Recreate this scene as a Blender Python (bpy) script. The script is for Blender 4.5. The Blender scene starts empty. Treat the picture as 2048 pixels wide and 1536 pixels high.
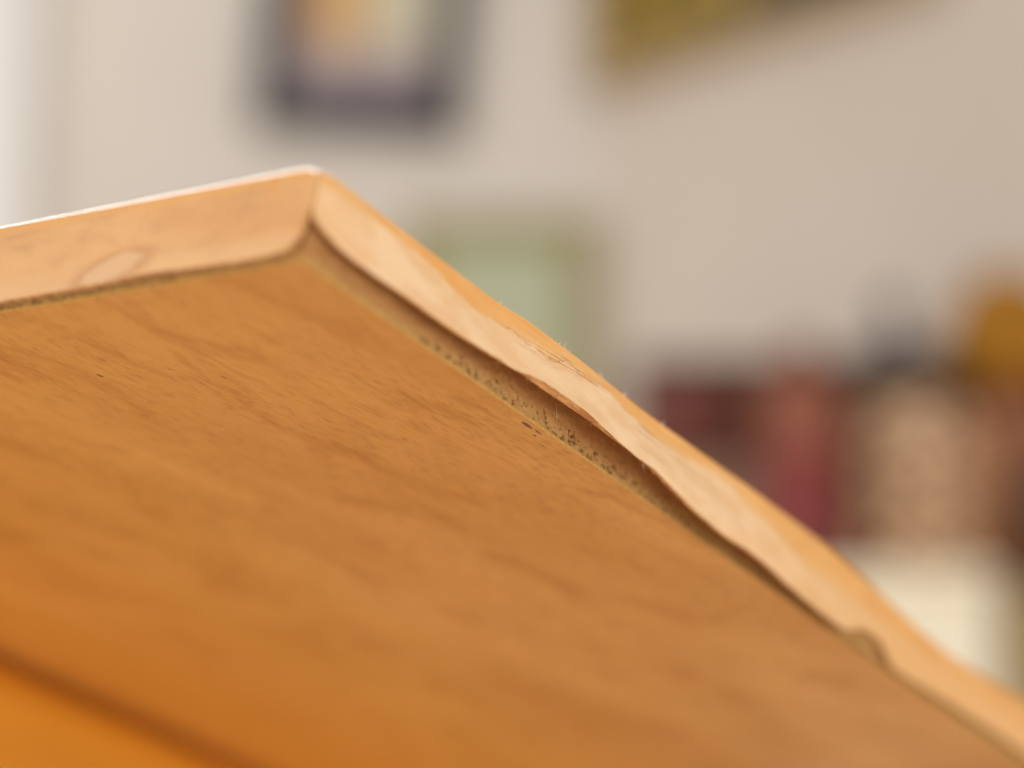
import bpy, math, random
import numpy as np
from mathutils import Matrix, Vector, noise
random.seed(7); rng = np.random.default_rng(7)
sc = bpy.context.scene
COL = sc.collection
# ------------------------------------------------------------------ camera
F = 5417.157                       # focal length in pixels of the 2048 px frame
CAM_Z, PITCH = 1.0, math.radians(14)
cam_d = bpy.data.cameras.new('camera'); cam = bpy.data.objects.new('camera', cam_d); COL.objects.link(cam)
cam_d.sensor_width = 36; cam_d.lens = F/2048*36
cam_d.clip_start = 0.02; cam_d.clip_end = 60
CAMM = Matrix.Translation((0, 0, CAM_Z)) @ Matrix.Rotation(math.pi/2+PITCH, 4, 'X')
cam.matrix_world = CAMM
cam_d.dof.use_dof = True; cam_d.dof.focus_distance = 0.540
cam_d.dof.aperture_fstop = (cam_d.lens/1000)/0.0205
cam_d.dof.aperture_blades = 0
sc.camera = cam
# ------------------------------------------------------------------ light
w = bpy.data.worlds.new('World'); sc.world = w; w.use_nodes = True
bg = w.node_tree.nodes['Background']; bg.inputs['Color'].default_value = (1.0, .955, .90, 1); bg.inputs['Strength'].default_value = 0.84
def area(name, loc, target, size, power, color, size_y=None):
    d = bpy.data.lights.new(name, 'AREA'); d.energy = power; d.color = color; d.size = size
    if size_y: d.shape = 'RECTANGLE'; d.size_y = size_y
    o = bpy.data.objects.new(name, d); COL.objects.link(o); o.location = loc
    o.rotation_euler = (Vector(target)-Vector(loc)).to_track_quat('-Z', 'Y').to_euler(); return o
kl = area('window_light', (1.5, -.5, 1.25), (.0, .5, 1.0), 1.0, 9, (1, .95, .88), 1.2)
bl = area('back_window_light', (-.33, 1.85, 2.40), (-.03, .5, 1.10), 1.2, 15, (.88, .94, 1.0), .8); bl.data.spread = math.radians(110)
rl = area('wall_fill_light', (-1.1, 1.2, 2.2), (-.62, 2.6, 1.55), .8, 1.6, (1, .96, .91), .8); rl.data.spread = math.radians(95)  # added unseen fill that brightens the back wall
area('underside_fill_light', (-.5, -.5, .25), (0, .6, 1.0), 1.2, 11, (1, .9, .78), 1.0)  # added unseen fill for the underside, stands in for floor bounce
sc.view_settings.view_transform = 'Standard'; sc.view_settings.look = 'None'
sc.view_settings.exposure = 0; sc.view_settings.gamma = 1
sc.cycles.use_denoising = True

def at(px, py, y):
    """world point on the vertical plane at distance y in front of the camera"""
    a = (px-1024)/F; b = (768-py)/F
    fy = math.cos(PITCH)-b*math.sin(PITCH); fz = math.sin(PITCH)+b*math.cos(PITCH)
    t = y/fy
    return Vector((a*t, y, CAM_Z+fz*t))
def srgb(r, g, b):
    f = lambda c: (c/255/12.92) if c/255 <= .04045 else ((c/255+.055)/1.055)**2.4
    return (f(r), f(g), f(b), 1)
# ------------------------------------------------------------------ node helper
class NT:
    def __init__(s, name):
        s.m = bpy.data.materials.new(name); s.m.use_nodes = True
        s.t = s.m.node_tree; s.t.nodes.clear()
        s.out = s.n('ShaderNodeOutputMaterial'); s.b = s.n('ShaderNodeBsdfPrincipled')
        s.t.links.new(s.b.outputs[0], s.out.inputs[0])
    def n(s, typ, **k):
        nd = s.t.nodes.new(typ)
        for a, v in k.items(): setattr(nd, a, v)
        return nd
    def link(s, v, sock):
        if isinstance(v, bpy.types.NodeSocket): s.t.links.new(v, sock)
        elif v is not None: sock.default_value = v
    def math(s, op, a, b=None, c=None, clamp=False):
        nd = s.n('ShaderNodeMath', operation=op, use_clamp=clamp)
        for i, v in enumerate((a, b, c)): s.link(v, nd.inputs[i])
        return nd.outputs[0]
    def mix(s, f, a, b, blend='MIX'):
        nd = s.n('ShaderNodeMix', data_type='RGBA', blend_type=blend)
        s.link(f, nd.inputs[0]); s.link(a, nd.inputs[6]); s.link(b, nd.inputs[7]); return nd.outputs[2]
    def map(s, v, a, b, c=0., d=1., smooth=True):
        nd = s.n('ShaderNodeMapRange', interpolation_type='SMOOTHSTEP' if smooth else 'LINEAR')
        for i, x in enumerate((v, a, b, c, d)): s.link(x, nd.inputs[i])
        return nd.outputs[0]
    def coord(s, scale=(1, 1, 1), rot=(0, 0, 0), loc=(0, 0, 0)):
        tc = s.n('ShaderNodeTexCoord'); mp = s.n('ShaderNodeMapping')
        # rotate first, then scale, so the grain keeps its direction
        m1 = s.n('ShaderNodeMapping'); m1.inputs['Rotation'].default_value = rot
        s.t.links.new(tc.outputs['Object'], m1.inputs[0]); s.t.links.new(m1.outputs[0], mp.inputs[0])
        mp.inputs['Scale'].default_value = scale; mp.inputs['Location'].default_value = loc
        return mp.outputs[0]
    def noise(s, vec, scale=1., detail=4., rough=.55, dist=0.):
        nd = s.n('ShaderNodeTexNoise'); s.link(vec, nd.inputs['Vector'])
        nd.inputs['Scale'].default_value = scale; nd.inputs['Detail'].default_value = detail
        nd.inputs['Roughness'].default_value = rough; nd.inputs['Distortion'].default_value = dist
        return nd.outputs[0]
    def uv(s):
        nd = s.n('ShaderNodeUVMap'); sp = s.n('ShaderNodeSeparateXYZ'); s.t.links.new(nd.outputs[0], sp.inputs[0])
        return sp.outputs[0], sp.outputs[1]
    def curve(s, v, pts):          # piecewise curve over u in mm (0..400), values 0..20
        nd = s.n('ShaderNodeFloatCurve'); c = nd.mapping.curves[0]
        while len(c.points) > 2: c.points.remove(c.points[1])
        P = [(x/400, y/20) for x, y in pts]
        c.points[0].location = P[0]; c.points[1].location = P[-1]
        for p in P[1:-1]: c.points.new(*p)
        for p in c.points: p.handle_type = 'VECTOR'
        nd.mapping.update(); s.link(s.math('DIVIDE', v, 400.), nd.inputs['Value'])
        return s.math('MULTIPLY', nd.outputs[0], 20.)
    def bump(s, h, strength, dist):
        nd = s.n('ShaderNodeBump'); nd.inputs['Strength'].default_value = strength; nd.inputs['Distance'].default_value = dist
        s.link(h, nd.inputs['Height']); s.t.links.new(nd.outputs[0], s.b.inputs['Normal'])
    def set(s, color=None, rough=None, spec=None, coat=None, coat_rough=None, metal=None, sub=None):
        if color is not None: s.link(color, s.b.inputs['Base Color'])
        if rough is not None: s.link(rough, s.b.inputs['Roughness'])
        if spec is not None: s.b.inputs['Specular IOR Level'].default_value = spec
        if coat is not None: s.b.inputs['Coat Weight'].default_value = coat
        if coat_rough is not None: s.b.inputs['Coat Roughness'].default_value = coat_rough
        if metal is not None: s.b.inputs['Metallic'].default_value = metal
        return s.m
# ------------------------------------------------------------------ materials of the board
def mat_veneer():
    s = NT('varnished_veneer'); A = math.radians(9.5)
    rot = (0, 0, A)
    big = s.noise(s.coord((9, 26, 1), rot), 1, 3, .5, .6)
    mot = s.noise(s.coord((28, 75, 1), rot, (3, 1, 0)), 1, 4, .6, .8)
    stre = s.noise(s.coord((22, 420, 1), rot, (1, 7, 0)), 1, 5, .6, .25)
    fine = s.noise(s.coord((160, 3600, 1), rot, (5, 2, 0)), 1, 3, .6, .1)
    pore = s.noise(s.coord((210, 4600, 1), rot, (2, 9, 0)), 1, 2, .5)
    c = s.mix(s.map(big, .32, .68), (.65, .305, .068, 1), (.76, .392, .108, 1))
    c = s.mix(s.map(mot, .50, .68, 0, .65), c, (.53, .215, .045, 1))
    c = s.mix(s.map(mot, .46, .28, 0, .40), c, (.70, .33, .096, 1))
    c = s.mix(s.map(stre, .54, .72, 0, .42), c, (.40, .140, .030, 1))
    c = s.mix(s.map(stre, .42, .30, 0, .30), c, (.76, .38, .125, 1))
    c = s.mix(s.map(fine, .48, .66, 0, .48), c, (.42, .165, .04, 1))
    c = s.mix(s.map(fine, .46, .32, 0, .35), c, (.82, .45, .16, 1))
    lots = s.map(s.noise(s.coord((20, 60, 1), rot, (8, 4, 0)), 1, 2), .38, .56)
    pk = s.math('MULTIPLY', s.map(pore, .59, .68), lots)
    c = s.mix(s.math('MULTIPLY', pk, .80), c, (.16, .055, .016, 1))
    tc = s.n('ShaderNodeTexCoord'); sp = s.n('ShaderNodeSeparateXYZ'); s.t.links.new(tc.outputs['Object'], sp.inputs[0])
    rail_bounce = s.map(s.math('ADD', sp.outputs[1], s.math('MULTIPLY', sp.outputs[0], .35)), .14, .36, 0, .50)
    c = s.mix(rail_bounce, c, (.72, .33, .034, 1))                      # orange bounce light from the rail, painted into the veneer colour
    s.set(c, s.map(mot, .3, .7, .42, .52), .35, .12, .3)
    s.bump(s.math('ADD', s.math('MULTIPLY', fine, .6), s.math('MULTIPLY', pk, -.8)), .35, .00012)
    return s.m
def mat_peeled():
    s = NT('worn_edge_band'); u, v = s.uv()
    n1 = s.noise(s.coord((260, 260, 900)), 1, 4, .6, .5)
    n2 = s.noise(s.coord((70, 70, 160), loc=(4, 1, 2)), 1, 3, .5)
    h = s.curve(u, [(0, 15.6), (16, 16.3), (29, 15.7), (36, 15.0), (43, 13.5), (50, 12.2), (53, 13.4), (58, 13.7), (63, 13.0), (72, 12.5), (76, 13.6), (80, 15.0), (84, 14.7), (87, 14.2), (93, 15.3), (99, 15.6), (105, 14.5), (110, 14.0), (128, 13.7), (138, 15.2), (149, 15.2), (153, 12.9), (164, 12.4), (172, 9.5), (185, 8.2), (205, 9.0), (240, 8.0), (400, 8.0)])
    jag = s.math('MULTIPLY', s.math('SUBTRACT', n1, .5), 3.4)
    d = s.math('ADD', s.math('SUBTRACT', v, h), jag)            # > 0: varnish still on
    soft = s.curve(u, [(0, 3.0), (30, 1.2), (60, .6), (100, .8), (120, 2.6), (150, 5), (400, 7.)])
    mask = s.map(s.math('DIVIDE', d, soft), -.5, .5)
    left = s.curve(u, [(0, 4.), (20, 0.), (140, 0.), (160, 4.5), (200, 8.5), (235, 14), (400, 15)])
    mask = s.math('MAXIMUM', mask, s.math('DIVIDE', left, 20.))
    bare = s.mix(s.map(n2, .35, .65), (.88, .61, .36, 1), (.79, .50, .255, 1))
    gr = s.noise(s.coord((35, 35, 1300), loc=(2, 2, 2)), 1, 4, .6, .3)
    bare = s.mix(s.map(gr, .52, .75, 0, .35), bare, (.66, .37, .19, 1))
    crack = s.map(s.noise(s.coord((22, 22, 1500), loc=(7, 3, 3)), 1, 2, .5, .4), .645, .665)
    fz = s.math('MULTIPLY', s.map(u, 55., 70.), s.map(u, 150., 115.))
    bare = s.mix(s.math('MULTIPLY', s.math('MULTIPLY', crack, fz), .8), bare, (.45, .20, .085, 1))
    var = s.mix(s.map(n2, .3, .7), (.76, .36, .085, 1), (.82, .435, .13, 1))
    var = s.mix(s.map(gr, .5, .8, 0, .4), var, (.60, .25, .05, 1))
    # chipped varnish where the film breaks up between 62 and 100 mm
    ch = s.map(s.noise(s.coord((300, 300, 1700), rot=(0, .12, 0), loc=(1, 8, 2)), 1, 5, .75, .4), .47, .52)
    zone = s.math('MULTIPLY', s.map(u, 58., 66.), s.map(u, 104., 92.))
    c1 = s.math('MULTIPLY', s.math('MULTIPLY', ch, zone), s.map(s.math('SUBTRACT', v, h), 2.6, .2))
    mask = s.math('MULTIPLY', mask, s.math('SUBTRACT', 1., s.math('MULTIPLY', c1, .9)))
    c = s.mix(mask, bare, var)
    rim = s.math('MULTIPLY', s.map(s.math('ABSOLUTE', d), .28, .02), s.math('MULTIPLY', s.map(u, 50., 62.), s.map(u, 150., 105.)))
    rim = s.math('MULTIPLY', rim, s.map(n2, .42, .60))
    c = s.mix(s.math('MULTIPLY', rim, .7), c, (.42, .17, .045, 1))
    spl = s.noise(s.coord((60, 60, 2600), rot=(0, .10, 0), loc=(5, 1, 4)), 1, 4, .7, .3)
    band_ = s.math('MULTIPLY', s.map(s.math('ABSOLUTE', d), 2.6, .4), zone)
    c = s.mix(s.math('MULTIPLY', s.map(spl, .52, .60), s.math('MULTIPLY', band_, .7)), c, (.50, .22, .07, 1))
    c = s.mix(s.math('MULTIPLY', s.map(spl, .46, .40), s.math('MULTIPLY', band_, .6)), c, (.92, .66, .38, 1))
    s.set(c, s.map(mask, 0, 1, .62, .42), .4)
    s.bump(s.math('ADD', s.math('MULTIPLY', mask, .6), s.math('MULTIPLY', gr, .35)), .5, .00012)
    return s.m
def mat_left():
    s = NT('varnished_edge_band'); u, v = s.uv()
    n1 = s.noise(s.coord((200, 90, 260)), 1, 4, .6, .7)
    n2 = s.noise(s.coord((600, 420, 900), loc=(3, 3, 1)), 1, 3, .6, .3)
    n3 = s.noise(s.coord((60, 26, 70), loc=(1, 5, 1)), 1, 3, .5, .3)
    c = s.mix(s.map(n3, .35, .65), (.72, .365, .125, 1), (.80, .45, .175, 1))
    c = s.mix(s.map(n1, .50, .70, 0, .60), c, (.60, .30, .12, 1))
    c = s.mix(s.map(n1, .44, .30, 0, .4), c, (.84, .50, .25, 1))
    c = s.mix(s.map(n2, .60, .74, 0, .35), c, (.52, .26, .15, 1))
    c = s.mix(s.map(v, 7.5, 2.0, 0, .55), c, (.86, .52, .26, 1))
    c = s.mix(s.map(v, 14.6, 16.8, 0, .75), c, (.80, .40, .11, 1))
    # a chip of varnish is missing: pale oval with a brown rim
    uu = s.math('ADD', s.math('SUBTRACT', u, 44.0), s.math('MULTIPLY', s.math('SUBTRACT', v, 4.8), 1.2))
    e = s.math('SQRT', s.math('ADD', s.math('POWER', s.math('ABSOLUTE', s.math('DIVIDE', uu, 6.8)), 2.1), s.math('POWER', s.math('ABSOLUTE', s.math('DIVIDE', s.math('SUBTRACT', v, 4.3), 3.0)), 2.1)))
    e = s.math('ADD', e, s.math('MULTIPLY', s.math('SUBTRACT', n1, .5), 1.1))
    c = s.mix(s.math('MULTIPLY', s.map(e, 1.65, 1.1), .55), c, (.56, .25, .09, 1))
    c = s.mix(s.math('MULTIPLY', s.map(e, 1.0, .80), .60), c, (.85, .56, .31, 1))
    # drip of darker varnish near the corner
    q = s.math('MULTIPLY', s.map(s.math('ABSOLUTE', s.math('SUBTRACT', u, 8.2)), 1.3, .4), s.map(v, 12.5, 14.5))
    c = s.mix(s.math('MULTIPLY', q, .6), c, (.78, .33, .07, 1))
    s.set(c, .36, .5, .5, .18); s.link(s.map(s.noise(s.coord((900, 700, 900), loc=(6, 2, 5)), 1, 3), .42, .62, .12, .5), s.b.inputs['Coat Roughness']); s.bump(s.math('ADD', n1, s.math('MULTIPLY', n2, .7)), .35, .0002)
    return s.m
def mat_core():
    s = NT('raw_chipboard'); tc = s.n('ShaderNodeTexCoord'); sp = s.n('ShaderNodeSeparateXYZ'); s.t.links.new(tc.outputs['Object'], sp.inputs[0])
    z = sp.outputs[2]
    n = s.noise(s.coord((300, 300, 700)), 1, 4, .65, .5)
    n2 = s.noise(s.coord((1500, 1500, 2500)), 1, 3, .6)
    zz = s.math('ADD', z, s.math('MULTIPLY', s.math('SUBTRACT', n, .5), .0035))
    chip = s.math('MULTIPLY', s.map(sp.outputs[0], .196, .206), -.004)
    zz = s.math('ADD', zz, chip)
    near = s.map(s.math('ADD', sp.outputs[0], sp.outputs[1]), .018, .060, .0014, 0.)      # brown glue and painted groove shade reach lower near the corner
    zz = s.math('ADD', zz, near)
    c = s.mix(s.map(zz, .0019, .0044), (.52, .295, .095, 1), (.46, .205, .062, 1))  # glue brown, deepened as painted shade behind the band
    c = s.mix(s.map(n, .50, .70, 0, .6), c, (.36, .17, .05, 1))
    c = s.mix(s.map(n2, .60, .74, 0, .6), c, (.26, .11, .045, 1))
    c = s.mix(s.map(n2, .42, .30, 0, .4), c, (.66, .42, .16, 1))
    vo = s.n('ShaderNodeTexVoronoi'); s.link(s.coord((420, 420, 1100)), vo.inputs['Vector']); vo.inputs['Scale'].default_value = 1
    sv = s.n('ShaderNodeSeparateColor'); s.t.links.new(vo.outputs['Color'], sv.inputs[0])
    c = s.mix(s.math('MULTIPLY', sv.outputs[0], .38), c, (.60, .36, .14, 1)); c = s.mix(s.math('MULTIPLY', sv.outputs[1], .30), c, (.30, .12, .04, 1))
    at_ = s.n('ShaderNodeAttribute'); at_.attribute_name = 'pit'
    c = s.mix(s.math('MULTIPLY', at_.outputs['Fac'], .7), c, (.13, .045, .02, 1))  # shade inside the pits painted into the colour
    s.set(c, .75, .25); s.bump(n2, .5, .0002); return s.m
def mat_simple(name, c1, c2, scale=40., rough=.6, spec=.4, bump=0., metal=0., detail=4., stretch=(1, 1, 1), lo=.35, hi=.65):
    s = NT(name); n = s.noise(s.coord(stretch), scale, detail, .6, .2)
    s.set(s.mix(s.map(n, lo, hi), c1, c2), rough, spec, metal=metal)
    if bump: s.bump(n, bump, .001)
    return s.m
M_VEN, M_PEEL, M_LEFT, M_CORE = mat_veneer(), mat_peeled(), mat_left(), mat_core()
M_VEDGE = mat_simple('veneer_edge', (.62, .37, .10, 1), (.50, .27, .065, 1), 900, .7, .25, .2)
M_TORN = mat_simple('torn_wood', (.50, .23, .09, 1), (.74, .42, .18, 1), 1, .8, .2, .6, stretch=(120, 500, 1500), lo=.4, hi=.6)
M_TOP = mat_simple('tabletop_varnish', (.70, .38, .14, 1), (.62, .30, .10, 1), 60, .25, .5)
M_APR = mat_simple('orange_varnished_wood', (.82, .36, .034, 1), (.75, .32, .030, 1), 1, .4, .3, stretch=(12, 60, 90))
M_FIB = mat_simple('pale_fibre', (.85, .84, .80, 1), (.80, .76, .70, 1), 800, .5, .4)
M_FIBW = mat_simple('torn_fibre', (.80, .55, .28, 1), (.75, .48, .22, 1), 800, .6, .3)
M_DIRT = mat_simple('grey_dirt', (.13, .085, .075, 1), (.24, .13, .075, 1), 2500, .8, .2)

# ------------------------------------------------------------------ mesh helpers
def link(name, verts, faces, mats, parent=None, smooth=True, uvs=None, fmat=None, attr=None):
    me = bpy.data.meshes.new(name); me.from_pydata([tuple(v) for v in verts], [], faces)
    for m in (mats if isinstance(mats, (list, tuple)) else [mats]): me.materials.append(m)
    if smooth: me.polygons.foreach_set('use_smooth', [True]*len(me.polygons))
    if fmat is not None: me.polygons.foreach_set('material_index', fmat)
    if uvs is not None:
        lay = me.uv_layers.new(name='UVMap'); li = np.empty(len(me.loops), int); me.loops.foreach_get('vertex_index', li)
        lay.data.foreach_set('uv', np.asarray(uvs, float)[li].ravel())
    if attr is not None:
        a = me.attributes.new('pit', 'FLOAT', 'POINT'); a.data.foreach_set('value', np.asarray(attr, float))
    me.update(); o = bpy.data.objects.new(name, me); COL.objects.link(o)
    if parent: o.parent = parent
    return o
def tag(o, label=None, cat=None, group=None, kind=None):
    for k, v in (('label', label), ('category', cat), ('group', group), ('kind', kind)):
        if v: o[k] = v
    return o
def empty(name, loc=(0, 0, 0), rz=0, mat=None):
    o = bpy.data.objects.new(name, None); COL.objects.link(o); o.empty_display_size = .05
    if mat is not None: o.matrix_world = mat
    else: o.location = loc; o.rotation_euler = (0, 0, rz)
    return o
def box(name, lo, hi, mat, parent=None, bev=0.):
    x0, y0, z0 = lo; x1, y1, z1 = hi
    v = [(x, y, z) for x in (x0, x1) for y in (y0, y1) for z in (z0, z1)]
    f = [(0, 1, 3, 2), (4, 6, 7, 5), (0, 4, 5, 1), (2, 3, 7, 6), (0, 2, 6, 4), (1, 5, 7, 3)]
    o = link(name, v, f, mat, parent, smooth=False)
    if bev:
        md = o.modifiers.new('bevel', 'BEVEL'); md.width = bev; md.segments = 3
    return o
def lathe(name, prof, mat, parent=None, seg=40, loc=(0, 0, 0)):
    v, f = [], []; n = len(prof)
    for k in range(seg):
        a = 2*math.pi*k/seg
        for r, z in prof: v.append((loc[0]+r*math.cos(a), loc[1]+r*math.sin(a), loc[2]+z))
    for k in range(seg):
        for i in range(n-1):
            a, b = k*n+i, ((k+1) % seg)*n+i; f.append((a, b, b+1, a+1))
    f.append(tuple(k*n for k in range(seg))[::-1]); f.append(tuple(k*n+n-1 for k in range(seg)))
    return link(name, v, f, mat, parent)

# ================================================================== THE BOARD
mm = .001
R = (0.54804238, 0.39030778, 0.73980361); L = (-0.82512782, 0.10723317, 0.55467569); NN = (0.13716275, -0.91441833, 0.38082213)
Z0 = .478; O = ((605-1024)/F*Z0, (524-768)/F*Z0, Z0)
cv = lambda a: Vector((a[0], -a[1], -a[2]))
BM = Matrix.Identity(4)
for i, a in enumerate((R, L, NN, O)):
    b = cv(a)
    for j in range(3): BM[j][i] = b[j]
root = empty('tabletop', mat=CAMM @ BM)
tag(root, 'worn varnished chipboard tabletop seen from below with its edge band peeling off', 'tabletop')
ip = lambda x, t: float(np.interp(x, [p[0] for p in t], [p[1] for p in t]))
T_LOW = [(-1.6, 9.2), (-.9, 8.5), (-.4, 7.9), (1.2, 7.25), (2.8, 6.7), (6.3, 5.7), (13, 5.1), (18.7, 4.9), (26.8, 5.0), (34.5, 4.55), (43.5, 4.6), (53, 4.75), (62.4, 5.25), (65.4, 5.4), (72.1, 5.15), (81.2, 5.17), (86.3, 5.2), (92.2, 4.9), (102, 4.55), (110.9, 4.05), (118.7, 2.85), (127, 1.8), (133.8, 1.2), (141.9, .75), (152.8, 1.25), (161.8, 1.15), (171, .55), (188.6, -.1), (202.8, .35), (206, 1.5), (209, 3.0), (213, 3.9), (218, 4.4), (222.5, 4.3), (225.8, 2.7), (228.6, .8), (234.7, .5), (257, 1.5), (272, 2.0), (292, 2.4), (309, 2.5), (345, 2.5)]
T_CREST = [(56, 4.75), (60.3, 4.5), (65, 5.2), (69.6, 5.7), (76.4, 5.85), (81, 5.78), (84.2, 5.55), (89.8, 4.75), (97, 4.05), (104, 3.7), (110.5, 4.0)]
T_D = [(-2, .9), (0, .9), (20, 2.0), (60, 3.6), (100, 5), (150, 5), (190, 3.5), (215, 2), (235, 1.0), (350, .9)]
T_DT = [(-2, .85), (0, .85), (16, .42), (33, .25), (57, .05), (119, .05), (157, .9), (205, .6), (230, .2), (350, .2)]
T_DIP = [(0, 0), (196, 0), (212, .6), (234, 2.2), (245, 3.0), (255, 3.6), (264, 3.7), (273, 3.4), (290, 2.2), (310, 1.2), (350, .8)]
T_TH = [(-2, .75), (56, .75), (66, 1.9), (84, 1.9), (95, 1.5), (112, .95), (350, .8)]
def smooth_tab(t, x, r=.9): return (ip(x-r, t)+2*ip(x, t)+ip(x+r, t))/4
def band(side):
    """edge band as a closed strip: rows across the profile, columns along the edge"""
    right = side == 'right'
    if right: xs = np.concatenate([np.arange(-1.55, 6, .2), np.arange(6, 240, .45), np.arange(240, 346, 1.)])
    else: xs = np.concatenate([np.arange(-1.75, 6, .2), np.arange(6, 90, .5), np.arange(90, 501, 6.)])
    TL = [(-1.8, 10), (-.95, 9.2), (-.5, 7.2), (.2, 4.9), (.9, 3.6), (1.8, 2.7), (3.0, 2.05), (4.8, 1.6), (11, 1.2), (23, 1.5), (36, 2.0), (41, 1.75), (47, 1.6), (60, 1.4), (73, 1.4), (500, 1.4)]
    NV = 16; rows_o = []; verts = []; uvs = []; fm = []
    nr = None
    for x in xs:
        dip = smooth_tab(T_DIP, x, 3) if right else 0
        zt = (18.15-.8*max(0, 1-(x+1)/5)**2 if right else 18.4-1.3*max(0, 1-(x+1)/4)**2)-dip
        zb = smooth_tab(T_LOW, x, .5 if x < 5 else 1.0) if right else ip(x, TL)
        fz = noise.noise(Vector((x*.9, 3.1 if right else 8.2, 0)))*.10+noise.noise(Vector((x*3.1, 1.1, 0)))*.05
        if x > 2: zb += fz*(1.3 if right and 50 < x < 130 else .6)
        if right and 200 < x < 230: zb += .30*noise.noise(Vector((x*.8, 7.7, 1)))+.22*noise.noise(Vector((x*2.3, 2.7, 1)))
        zc = zb
        if right and 56 < x < 110.5: zc = ip(x, T_CREST)+fz*1.5
        th = smooth_tab(T_TH, x, 2) if right else 1.1
        dt = ip(x, T_DT) if right else .9
        db = (smooth_tab(T_D, x, 4) if right else .9)
        H = zt-zb
        def prof(z):
            s_ = max(0, (zt-z)/18.); return dt+(db-dt)*min(1, s_/.72)**1.5
        endr = .6*max(0, 1-(x-xs[0])/1.3)**2
        wav = noise.noise(Vector((x*.045, 5.5 if right else 2.2, 0)))*.25
        ring = []
        ra = .55 if right else .95
        # outer face from crest up to the rounded top arris
        for k in range(NV+1):
            z = zc+(zt-ra-zc)*k/NV
            ring.append((prof(z)+th-endr+wav*(1-k/NV)*(.5 if right else .2), z, 0))
        for k in range(1, 7):
            a = math.pi/2*k/6
            ring.append((prof(zt-ra)+th-endr-ra*(1-math.cos(a)), zt-ra+ra*math.sin(a), 0))
        ring.append((0.02, zt, 0))
        # back down on the inner side
        for k in range(7):
            z = zt-.15+(zb-zt+.15)*k/6
            ring.append((max(.03, prof(z) if k else .03), z, 1))
        # torn lower face
        p0, p1 = ring[-1], ring[0]
        for k in (1, 2):
            t = k/3; n_ = noise.noise(Vector((x*1.7, k*3.3, 9)))*.12
            ring.append((p0[0]+(p1[0]-p0[0])*t, p0[1]+(p1[1]-p0[1])*t+n_, 1))
        nr = len(ring)
        for j, (o, z, q) in enumerate(ring):
            xx = x
            if x < 0: xx = max(x, -o+.11) if o > 0 else max(x, 0)
            verts.append((xx*mm, -o*mm, z*mm) if right else (-o*mm, xx*mm, z*mm)); uvs.append((x, z))
    faces = []; NO = NV+7
    for i in range(len(xs)-1):
        for j in range(nr):
            a, b = i*nr+j, i*nr+(j+1) % nr; c, d = b+nr, a+nr
            faces.append((a, b, c, d) if not right else (a, d, c, b)); fm.append(1 if j > NO else 0)
    e0 = tuple(range(nr)); e1 = tuple((len(xs)-1)*nr+j for j in range(nr))
    faces += [e0 if right else e0[::-1], e1[::-1] if right else e1]; fm += [0, 0]
    o = link('edge_band', verts, faces, [M_PEEL if right else M_LEFT, M_TORN], root, uvs=uvs, fmat=fm)
    me = o.data
    me.set_sharp_from_angle(angle=math.radians(42))
    return o
b1 = band('left'); b1['label'] = 'orange varnished edge band still glued on, with a pale oval chip'
b2 = band('right'); b2['label'] = 'pale bare edge band peeling away and torn along its lower edge'

# ---- chipboard core: pitted faces behind the bands, plain box inside
def pits(n, xr, zr, zmode):
    P = []
    for _ in range(n):
        x = rng.uniform(*xr); z = np.clip(rng.triangular(zr[0], zmode, zr[1]), *zr)
        r = rng.uniform(.10, .24) if rng.random() < .72 else rng.uniform(.24, .46)
        P.append((x, z, r, r*rng.uniform(1.0, 2.4), rng.uniform(-.8, .8), rng.uniform(.5, 1.3)*min(1, r/.2)))
    return P
def pit_face(name, xs, zs, P, right, top):
    X, Z = np.meshgrid(xs, zs, indexing='ij'); D = np.zeros_like(X); A = np.zeros_like(X)
    for (px, pz, rx, rz, an, dep) in P:
        i0, i1 = np.searchsorted(xs, (px-1.6, px+1.6)); sx, sz = X[i0:i1]-px, Z[i0:i1]-pz
        ca, sa = math.cos(an), math.sin(an); u = (sx*ca+sz*sa)/rx; v = (-sx*sa+sz*ca)/rz
        wob = 1+.35*np.sin(3*np.arctan2(v, u)+px*7)
        g = np.clip(1.25-np.sqrt(u*u+v*v)*wob, 0, 1); g = g*g*(3-2*g)
        D[i0:i1] = np.maximum(D[i0:i1], g*dep); A[i0:i1] = np.maximum(A[i0:i1], g)
    for i, x in enumerate(xs):
        for j, z in enumerate(zs):
            if z < 6: D[i, j] += .09*noise.noise(Vector((x*1.6, z*2.2, 3)))+.05*noise.noise(Vector((x*5, z*6, 1)))
    verts = []; n = len(zs)
    for i, x in enumerate(xs):
        zmax = 17.9-(smooth_tab(T_DIP, x, 3) if right else 0)
        for j, z in enumerate(zs):
            zz = min(z, zmax) if z < 17 else zmax
            o = .22+D[i, j]
            if right and 204 < x < 230 and z < 6:            # a crumb of board still sticks out at the notch
                o -= 1.05*math.sin(math.pi*(x-204)/26)**.7+.18*noise.noise(Vector((x*.9, z*1.5, 6)))
            verts.append((x*mm, o*mm, zz*mm) if right else (o*mm, x*mm, zz*mm))
    faces = []
    for i in range(len(xs)-1):
        for j in range(n-1):
            a, b, c, d = i*n+j, (i+1)*n+j, (i+1)*n+j+1, i*n+j+1
            faces.append((a, b, c, d) if right else (a, d, c, b))
    return verts, faces, A.ravel()
zs = np.concatenate([np.arange(.5, 5.2, .12), [6, 8, 10, 12, 14, 16, 17.9]])
xs = np.concatenate([np.arange(.2, 22, .4), np.arange(22, 180, .17), np.arange(180, 346, 1.2)])
v1, f1, a1 = pit_face('a', xs, zs, pits(200, (34, 172), (.9, 3.4), 1.3)+pits(60, (60, 160), (2.0, 5.0), 3.0), True, 0)
zl = np.concatenate([np.arange(.5, 3.2, .14), [5, 9, 13, 17.9]]); yl = np.concatenate([np.arange(.2, 90, .25), np.arange(90, 501, 10)])
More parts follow.
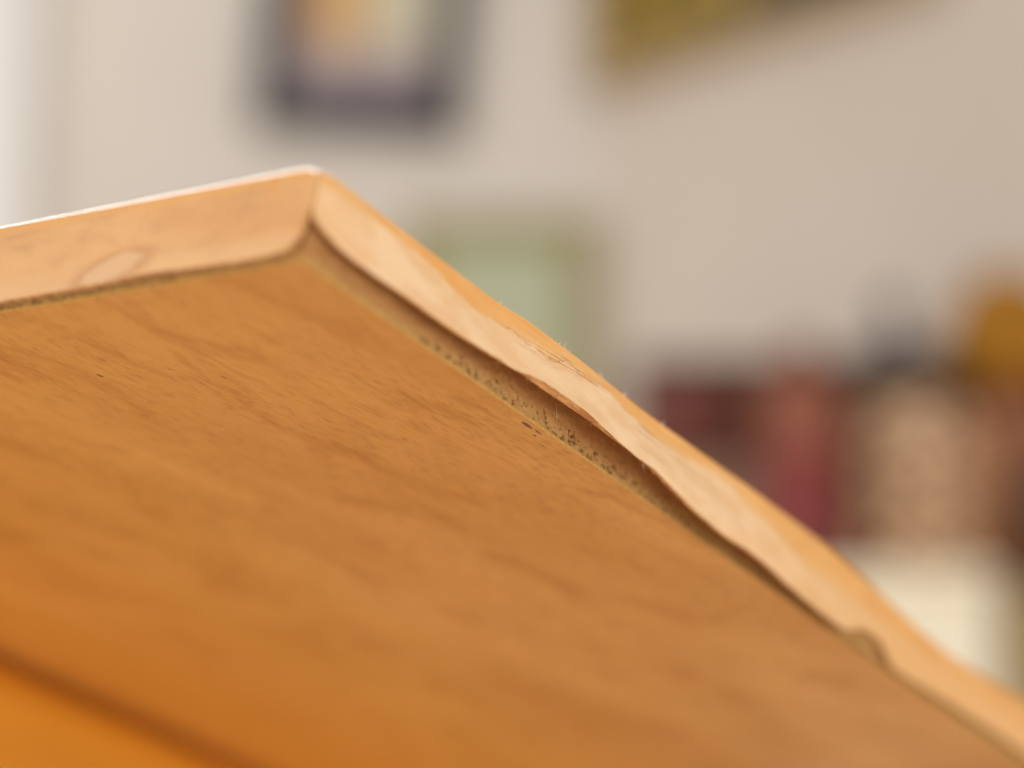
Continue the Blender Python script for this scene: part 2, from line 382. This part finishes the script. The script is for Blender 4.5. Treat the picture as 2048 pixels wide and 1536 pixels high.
v2, f2, a2 = pit_face('b', yl, zl, pits(90, (28, 88), (.7, 1.9), 1.0), False, 0)
n1 = len(v1); f2 = [tuple(k+n1 for k in f) for f in f2]
V = v1+v2; Fc = f1+f2; A = list(a1)+list(a2)
def addbox(lo, hi):
    k = len(V); x0, y0, z0 = lo; x1, y1, z1 = hi
    for x in (x0, x1):
        for y in (y0, y1):
            for z in (z0, z1): V.append((x*mm, y*mm, z*mm)); A.append(0)
    for q in [(0, 1, 3, 2), (4, 6, 7, 5), (0, 4, 5, 1), (2, 3, 7, 6), (0, 2, 6, 4), (1, 5, 7, 3)]: Fc.append(tuple(k+i for i in q))
addbox((3, 3, .62), (200, 500, 17.85)); addbox((200.01, 9, .62), (620, 500, 17.85)); addbox((200.01, 3, .62), (620, 8.99, 12.8)); addbox((345.2, .2, .62), (620, 2.99, 12.8))
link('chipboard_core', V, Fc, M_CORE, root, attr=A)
# ---- underside veneer, 0.55 mm thick with a slightly worn arris
def sheet(name, z0, z1, mats, x1=620, y1=500, jitter=.07):
    xs = np.concatenate([np.arange(0, 180, .6), np.arange(180, x1+1, 5.)]); ys = np.concatenate([np.arange(0, 90, .6), np.arange(90, y1+1, 5.)])
    e = []                                   # outline: front edge, right side, back, left edge
    pa = [(x, 0) for x in xs]+[(x1, y1)]+[(0, y) for y in ys[::-1][:-1]]
    k = []
    for (x, y) in pa:
        j = jitter*noise.noise(Vector((x*.8, y*.8, 2)))+jitter*.7*noise.noise(Vector((x*2.9, y*2.9, 4)))
        if y == 0 and 0 < x < x1: k.append((x, j))
        elif x == 0 and 0 < y < y1: k.append((j, y))
        else: k.append((x, y))
    n = len(k); v = [(a*mm, b*mm, z0*mm) for a, b in k]+[(a*mm, b*mm, z1*mm) for a, b in k]
    f = [tuple(range(n))[::-1], tuple(range(n, 2*n))]+[(i, (i+1) % n, n+(i+1) % n, n+i) for i in range(n)]
    return link(name, v, f, mats, root, smooth=False, fmat=[0, 0]+[1]*n)
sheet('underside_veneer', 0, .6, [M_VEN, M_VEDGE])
# top veneer (only its rim could ever be seen from here)
tv = []; tf = []
tx = list(np.arange(.3, 346, 3.))+[620]
for x in tx:
    d_ = ip(x, T_DIP)
    for y, k in ((.2, 1), (4, .9), (9, .75), (9.2, 0), (500, 0)): tv.append((x*mm, y*mm, (17.95-d_*k)*mm))
for i in range(len(tx)-1):
    for j in range(4): a = i*5+j; tf.append((a, a+5, a+6, a+1))
link('top_veneer', tv, tf, M_TOP, root)
# apron rail screwed under the board
ap = box('apron_rail', (.02, .2395, -.075), (.60, .262, -.0003), M_APR, root, .016)
ap['label'] = 'orange wooden rail under the far part of the board'
# ---- torn fibres and lint caught on the edges
def tuft(pts, mat, hairs, length, rad=.035, spread=.6, up=(0, 0, 1)):
    v, f = [], []
    for h in range(hairs):
        p = Vector(pts)+Vector((random.uniform(-.5, .5), 0, random.uniform(-.05, .05)))*spread
        d = (Vector(up)+Vector((random.uniform(-1, 1), random.uniform(-1, .6), random.uniform(-.7, .7)))*.9).normalized()
        l = length*random.uniform(.5, 1.2); bend = Vector((random.uniform(-1, 1), random.uniform(-1, 1), random.uniform(-1, 1)))*.5
        k0 = len(v); S = 5
        for s in range(S+1):
            t = s/S; c = p+d*l*t+bend*l*t*t; r = rad*(1-.7*t)
            for q in range(4):
                a = q*math.pi/2; v.append(((c.x+r*math.cos(a))*mm, (c.y+r*math.sin(a)*.7)*mm, (c.z+r*math.sin(a)*.7)*mm))
        for s in range(S):
            for q in range(4): a = k0+s*4+q; b = k0+s*4+(q+1) % 4; f.append((a, b, b+4, a+4))
    return link('fibre', v, f, mat, root)
for X, n_, l_ in ((77.8, 4, 1.0), (80.2, 3, 1.3), (82.0, 2, .8), (94.6, 5, 1.2), (104.0, 4, 1.1), (119.4, 3, .8), (57.5, 2, .5)):
    tuft((X, -.85, 18.0), M_FIB, n_+2, l_*1.25, .06, up=(0, -.7, .9))
for X, d_, z_, n_, l_, m_ in ((56.5, 3.4, 4.75, 5, 1.1, M_FIBW), (88, 4.6, 4.95, 4, .9, M_FIBW), (108, 5.0, 4.1, 6, 1.1, M_FIB), (112, 5.0, 3.8, 3, .8, M_FIBW), (66, 3.8, 5.2, 3, .6, M_FIBW), (145, 5, .9, 2, .7, M_FIBW)):
    tuft((X, -d_, z_), m_, n_, l_*1.15, .05, up=(0, -.1, -1))
tuft((82.5, -.1, 4.4), M_FIB, 2, 2.2, .04, up=(.1, -.5, .9))
tuft((84.5, -.1, 4.0), M_FIBW, 2, 1.4, .04, up=(.5, -.5, -.3))
for _ in range(26):
    X = random.uniform(45, 132); tuft((X, -ip(X, T_D)-.1, ip(X, T_LOW)+.02), M_FIBW, 1, random.uniform(.25, .6), .022, up=(random.uniform(-.6, .6), .2, -1))
# ---- dirt rubbed into the arris, a few flat flecks lying on the veneer
def fleck(x, y, l, wd, an, z=-.02):
    v = []; n = 14
    for zz in (z, z+.03):
        for k in range(n):
            a = 2*math.pi*k/n; r = 1+.35*noise.noise(Vector((x+math.cos(a)*2, y+math.sin(a)*2, 0)))
            u_, v_ = l*r*math.cos(a), wd*r*math.sin(a)
            v.append(((x+u_*math.cos(an)-v_*math.sin(an))*mm, (y+u_*math.sin(an)+v_*math.cos(an))*mm, zz*mm))
    f = [tuple(range(n))[::-1], tuple(range(n, 2*n))]+[(k, (k+1) % n, n+(k+1) % n, n+k) for k in range(n)]
    return link('dirt_fleck', v, f, M_DIRT, root, smooth=False)
fleck(75.4, 1.75, 1.9, .55, .03); fleck(79.3, 1.55, 1.3, .22, .05); fleck(80.6, 3.3, .5, .28, .2); fleck(38.2, 49.3, .75, .16, -.1); fleck(30.2, 75.2, .9, .3, -.3)

# ================================================================== BACKGROUND
YB = 2.6
M_WALL = mat_simple('painted_wall', srgb(221, 214, 206), srgb(215, 208, 200), 3, .85, .2)
M_WALL2 = mat_simple('painted_wall_right', srgb(219, 207, 196), srgb(214, 202, 190), 3, .85, .2)
cx = at(1200, 768, YB).x
tag(box('wall', (-2.2, YB, 0), (cx, YB+.12, 2.7), M_WALL), kind='structure')
rw = empty('tmp'); bpy.data.objects.remove(rw)
RA = math.radians(-43)
wr = box('wall', (0, 0, 0), (1.7, .12, 2.7), M_WALL2); wr.location = (cx, YB, 0); wr.rotation_euler = (0, 0, RA); tag(wr, kind='structure')
M_FLOOR = mat_simple('wooden_floor', (.50, .34, .20, 1), (.42, .27, .15, 1), 1, .5, .4, stretch=(3, 40, 1))
tag(box('floor', (-2.2, -1.5, -.05), (2.2, YB+.2, 0), M_FLOOR), kind='structure')
# left door frame
p = at(76, 0, YB-.03)
df = empty('door_frame', (p.x-.09, YB-.02, 0)); tag(df, 'white painted door frame at the left end of the wall', 'door frame')
M_WHITE = mat_simple('white_gloss_paint', srgb(226, 226, 226), srgb(232, 230, 228), 5, .4, .4)
box('casing', (0, -.02, 0), (.088, .02, 2.12), M_WHITE, df, .004)
box('casing', (-.9, -.02, 2.035), (-.003, .02, 2.12), M_WHITE, df, .004)
M_DOOR = mat_simple('pale_blue_door', srgb(205, 214, 220), srgb(214, 219, 222), 5, .5, .4)
box('door_leaf', (-.82, -.005, 0), (-.003, .018, 2.03), M_DOOR, df, .003)
# framed picture on the back wall
def mat_print(name, a, b, c, d, sc_, seed):
    s = NT(name); n = s.noise(s.coord(loc=seed), sc_, 2, .5, .4); n2 = s.noise(s.coord(loc=(seed[1], seed[0], 3)), sc_*.8, 2, .5)
    col = s.mix(s.map(n, .40, .60), a, b); col = s.mix(s.map(n2, .52, .66), col, c); col = s.mix(s.map(n2, .46, .34), col, d)
    return s.set(col, .6, .2)
def framed(name, label, p0, w_, h_, fw, mats, mat_w, rz=0, y=0, tilt=0):
    """p0: lower left outer corner on the wall"""
    e = empty(name, p0, rz); tag(e, label, 'picture'); D = .022
    mf, mm_, mp = mats
    box('frame', (0, -D, 0), (w_, 0, fw), mf, e, .002); box('frame', (0, -D, h_-fw), (w_, 0, h_), mf, e, .002)
    box('frame', (0, -D, fw+.0005), (fw, 0, h_-fw-.0005), mf, e, .002); box('frame', (w_-fw, -D, fw+.0005), (w_, 0, h_-fw-.0005), mf, e, .002)
    box('mount', (fw, -.012, fw), (w_-fw, -.004, h_-fw), mm_, e)
    box('print', (fw+mat_w, -.0145, fw+mat_w), (w_-fw-mat_w, -.0125, h_-fw-mat_w), mp, e)
    return e
M_BLK = mat_simple('black_frame_paint', srgb(14, 15, 24), srgb(22, 22, 32), 30, .35, .4)
M_MNT = mat_simple('grey_violet_mount', srgb(112, 102, 114), srgb(122, 110, 120), 8, .8, .2)
def mat_landscape():
    s = NT('printed_landscape'); tc = s.n('ShaderNodeTexCoord'); sp = s.n('ShaderNodeSeparateXYZ'); s.t.links.new(tc.outputs['Object'], sp.inputs[0])
    n = s.noise(s.coord(), 18, 3, .6, .4); wob = s.math('MULTIPLY', s.math('SUBTRACT', n, .5), .05)
    x = s.math('ADD', sp.outputs[0], wob); z = s.math('ADD', sp.outputs[2], wob)
    c = s.mix(s.map(x, .09, .13), srgb(206, 164, 108), srgb(204, 198, 176))      # golden hill, pale sky
    c = s.mix(s.map(z, .098, .075), c, srgb(172, 160, 158)); c = s.mix(s.map(z, .062, .045), c, srgb(132, 120, 132))
    c = s.mix(s.map(x, .055, .040), c, srgb(140, 128, 138))
    return s.set(c, .6, .2)
M_PR1 = mat_landscape()
p = at(508, 258, YB-.001); p2 = at(918, 258, YB-.001)
framed('framed_picture', 'black framed picture with a grey mount hanging on the pale wall', p, p2.x-p.x, .30, .025, (M_BLK, M_MNT, M_PR1), .008)
pic = bpy.data.objects['framed_picture']; pic.rotation_euler = (0, math.radians(3.2), 0)     # hangs a little askew
# olive framed green board lower down
M_OLV = mat_simple('olive_paint', srgb(162, 150, 106), srgb(156, 144, 100), 8, .6, .3)
M_SAGE = mat_simple('sage_fabric', srgb(190, 196, 168), srgb(185, 191, 163), 12, .85, .2)
p = at(800, 1000, YB-.001); p2 = at(1186, 440, YB-.001)
gb = empty('pinboard', (p.x, YB-.001, p.z)); tag(gb, 'sage green pinboard in an olive frame on the wall behind the tabletop corner', 'pinboard')
W_, H_ = p2.x-p.x, p2.z-p.z; fw = .026
box('frame', (0, -.02, 0), (W_, 0, fw), M_OLV, gb, .002); box('frame', (0, -.02, H_-fw), (W_, 0, H_), M_OLV, gb, .002)
box('frame', (0, -.02, fw+.0005), (fw, 0, H_-fw-.0005), M_OLV, gb, .002); box('frame', (W_-fw, -.02, fw+.0005), (W_, 0, H_-fw-.0005), M_OLV, gb, .002)
box('board', (fw, -.012, fw), (W_-fw, -.003, H_-fw), M_SAGE, gb)
# golden picture on the right wall
M_GLD = mat_simple('old_gold_frame', srgb(176, 152, 108), srgb(166, 140, 92), 20, .45, .5)
M_PR2 = mat_print('dark_gold_print', srgb(150, 122, 44), srgb(186, 156, 70), srgb(96, 82, 44), srgb(84, 66, 40), 24, (.4, 2.2, 0))
M_PR3 = mat_simple('dark_grey_print', srgb(44, 42, 42), srgb(72, 64, 54), 14, .6, .2)
zpic = at(1200, 190, YB).z
o = Vector((cx+math.cos(RA)*.004, YB+math.sin(RA)*.004, zpic)); o += Vector((-math.sin(-RA), -math.cos(RA), 0))*.002
framed('gilt_picture', 'large gilt framed golden and dark picture high on the angled wall', o, .42, .34, .020, (M_GLD, M_GLD, M_PR2), .002, RA)
last = [o_ for o_ in COL.objects if o_.name.startswith('print')][-1]
box('printed_figure', (.205, -.0165, .024), (.395, -.0147, .30), M_PR3, last.parent)
# cream cabinet with jars
YC = 2.02
M_CRM = mat_simple('cream_paint', srgb(252, 246, 226), srgb(248, 240, 218), 6, .5, .3)
M_OLG = mat_simple('grey_olive_paint', srgb(172, 154, 112), srgb(164, 146, 106), 6, .6, .3)
pl = at(1150, 1140, YC); pr = at(1985, 1140, YC); zt = pl.z
cb = empty('cabinet', ((pl.x+pr.x)/2, YC, 0)); tag(cb, 'cream painted cabinet carrying jars and bottles at the right', 'cabinet')
hw = (pr.x-pl.x)/2
box('carcass', (-hw, 0, 0), (hw, .22, zt-.012), M_CRM, cb, .003)
box('top', (-hw-.004, -.006, zt-.0115), (hw+.004, .225, zt), M_CRM, cb, .003)
for s in (-1, 1):
    d = box('door', (s*hw/2-hw/2+.004, -.010, .05), (s*hw/2+hw/2-.004, -.0005, zt-.03), M_CRM, cb, .002)
    lathe('knob', [(.001, 0), (.004, 0), (.004, .006), (.009, .012), (.009, .018), (.001, .021)], M_OLG, d, 16, (-s*.02, -.035, .9))
p = at(1992, 1140, YC+.06)
sb = box('side_shelf', (p.x, YC+.05, 0), (p.x+.30, YC+.24, zt-.004), M_OLG, None, .003); tag(sb, 'grey olive cupboard standing just right of the cream cabinet', 'cupboard')
M_STN = mat_simple('speckled_stoneware', srgb(222, 186, 148), srgb(120, 80, 54), 80, .55, .3, detail=0, lo=.46, hi=.54)
M_DLID = mat_simple('dark_brown_lid', srgb(48, 32, 24), srgb(60, 40, 30), 20, .4, .4)
M_GRK = mat_simple('grey_knob', srgb(74, 70, 76), srgb(84, 76, 78), 20, .4, .4)
M_RED = mat_simple('maroon_glaze', srgb(108, 44, 34), srgb(98, 50, 32), 12, .4, .4)
M_MAU = mat_simple('mauve_card', srgb(136, 108, 94), srgb(130, 98, 88), 12, .7, .2)
M_ROSE = mat_simple('rose_label', srgb(152, 92, 74), srgb(140, 84, 66), 12, .6, .2)
M_DRED = mat_simple('deep_red_glass', srgb(136, 44, 42), srgb(98, 34, 28), 9, .3, .5)
M_BRN = mat_simple('brown_clay', srgb(120, 66, 36), srgb(104, 58, 34), 9, .6, .3)
M_MUS = mat_simple('mustard_cloth', srgb(178, 124, 36), srgb(146, 96, 20), 15, .8, .2)
M_TAN = mat_simple('tan_clay', srgb(186, 128, 88), srgb(170, 108, 70), 9, .6, .3)
def stand(px, y):            # point on the cabinet top under the given picture column
    return Vector((at(px, 1140, y).x, y, zt))
S = YC/F*1.05                # metres per picture pixel at the cabinet
M_BBD = mat_simple('brown_backboard', srgb(112, 74, 52), srgb(94, 60, 42), 1, .6, .3, stretch=(4, 4, 30))
q0 = at(1262, 715, YC+.195); q1 = at(2140, 715, YC+.195)
bb = box('wooden_board', (q0.x, YC+.193, zt), (q1.x, YC+.208, q0.z), M_BBD, None, .002); tag(bb, 'plain brown wooden board upright behind the jars on the cream cabinet', 'board')
# speckled jar with a dark lid
b = stand(1838, YC+.075); j = empty('lidded_jar', b); tag(j, 'speckled beige stoneware jar with a dark lid and grey knob', 'jar')
h = 385*S; r = 136*S
lathe('body', [(.001, 0), (r*.86, 0), (r*.98, h*.12), (r, h*.5), (r*.97, h*.75), (r*.78, h*.93), (r*.6, h)], M_STN, j)
lathe('lid', [(.001, h+.0005), (r*.70, h+.0005), (r*.82, h+.008), (r*.80, h+.034), (r*.4, h+.042), (.001, h+.042)], M_DLID, j, 40, (-.010, 0, 0))
lathe('knob', [(.001, h+.0425), (.009, h+.0425), (.008, h+.058), (.011, h+.070), (.009, h+.084), (.001, h+.088)], M_GRK, j, 24, (-.014, 0, 0))
# clay pot with a mustard cloth cover behind it
b = stand(2022, YC+.13); j = empty('covered_pot', b+Vector((.006, 0, 0))); tag(j, 'brown clay pot with a mustard yellow cloth cover at the right edge', 'pot')
r = 132*S; h = 468*S
lathe('body', [(.001, 0), (r*.8, 0), (r, h*.3), (r*1.02, h*.7), (r*.9, h*.95), (r*.85, h)], M_BRN, j)
lathe('cloth_cover', [(r*1.02, h-.012), (r*1.1, h-.010), (r*1.02, h+.02), (r*.9, h+.050), (r*.6, h+.080), (.001, h+.092)], M_MUS, j)
# small tan cup in front of the pot
b = stand(2002, YC+.045); j = empty('cup', b+Vector((.012, .03, 0))); tag(j, 'tall tan clay cup standing between the beige jar and the brown pot', 'cup')
r = 48*S; h = 360*S
lathe('body', [(.001, 0), (r*.8, 0), (r, h*.4), (r*.96, h), (r*.85, h), (r*.85, h-.004)], M_TAN, j)
# red bottle
b = stand(1612, YC+.06); j = empty('bottle', b); tag(j, 'deep red bottle with a rose label and brown shoulder', 'bottle')
r = 84*S; h = 490*S
lathe('body', [(.001, 0), (r*.95, 0), (r, .01), (r, h*.66), (r*.9, h*.78)], M_DRED, j)
lathe('label', [(r*1.012, h*.52), (r*1.015, h*.521), (r*1.015, h*.76), (r*.93, h*.80)], M_ROSE, j)
lathe('neck', [(r*.9, h*.782), (r*.6, h*.86), (r*.45, h*.93), (r*.45, h), (.001, h)], M_BRN, j)
b = stand(1706, YC+.13); j = empty('canister', b); tag(j, 'dark brown canister in the shade between the red bottle and the beige jar', 'canister')
r = 62*S; h = 300*S
lathe('body', [(.001, 0), (r, 0), (r, h*.86), (r*.95, h*.88)], M_DLID, j)
lathe('lid', [(.001, h*.881), (r*1.03, h*.881), (r*1.03, h*.97), (r*.9, h), (.001, h)], M_RED, j)
b = stand(2082, YC+.04); j = empty('vase', b); tag(j, 'near black slim vase at the very right edge of the cabinet top', 'vase')
r = 46*S; h = 300*S
lathe('body', [(.001, 0), (r*.7, 0), (r, h*.3), (r*.9, h*.6), (r*.4, h*.85)], M_DLID, j)
lathe('rim', [(r*.4, h*.852), (r*.55, h), (r*.45, h), (r*.3, h*.86)], M_DLID, j)
# maroon jar standing on a mauve box
b = stand(1440, YC+.11); j = empty('card_box', b); tag(j, 'mauve grey card box standing on the cabinet under the maroon pot', 'box')
w2 = 115*S; hb = 250*S
box('body', (-w2, -.05, 0), (w2, .05, hb-.02), M_MAU, j, .002); box('lid', (-w2-.002, -.052, hb-.0195), (w2+.002, .052, hb), M_MAU, j, .002)
j = empty('maroon_pot', (b.x-.022, b.y, b.z+hb)); tag(j, 'squat maroon pot with a brown rim standing on the mauve box', 'pot')
r = 112*S; h = 215*S
lathe('body', [(.001, 0), (r*.8, 0), (r, h*.3), (r, h*.7), (r*.86, h*.85)], M_RED, j)
lathe('rim', [(r*.86, h*.852), (r*.92, h*.90), (r*.92, h), (r*.8, h), (r*.78, h*.9)], M_DLID, j)
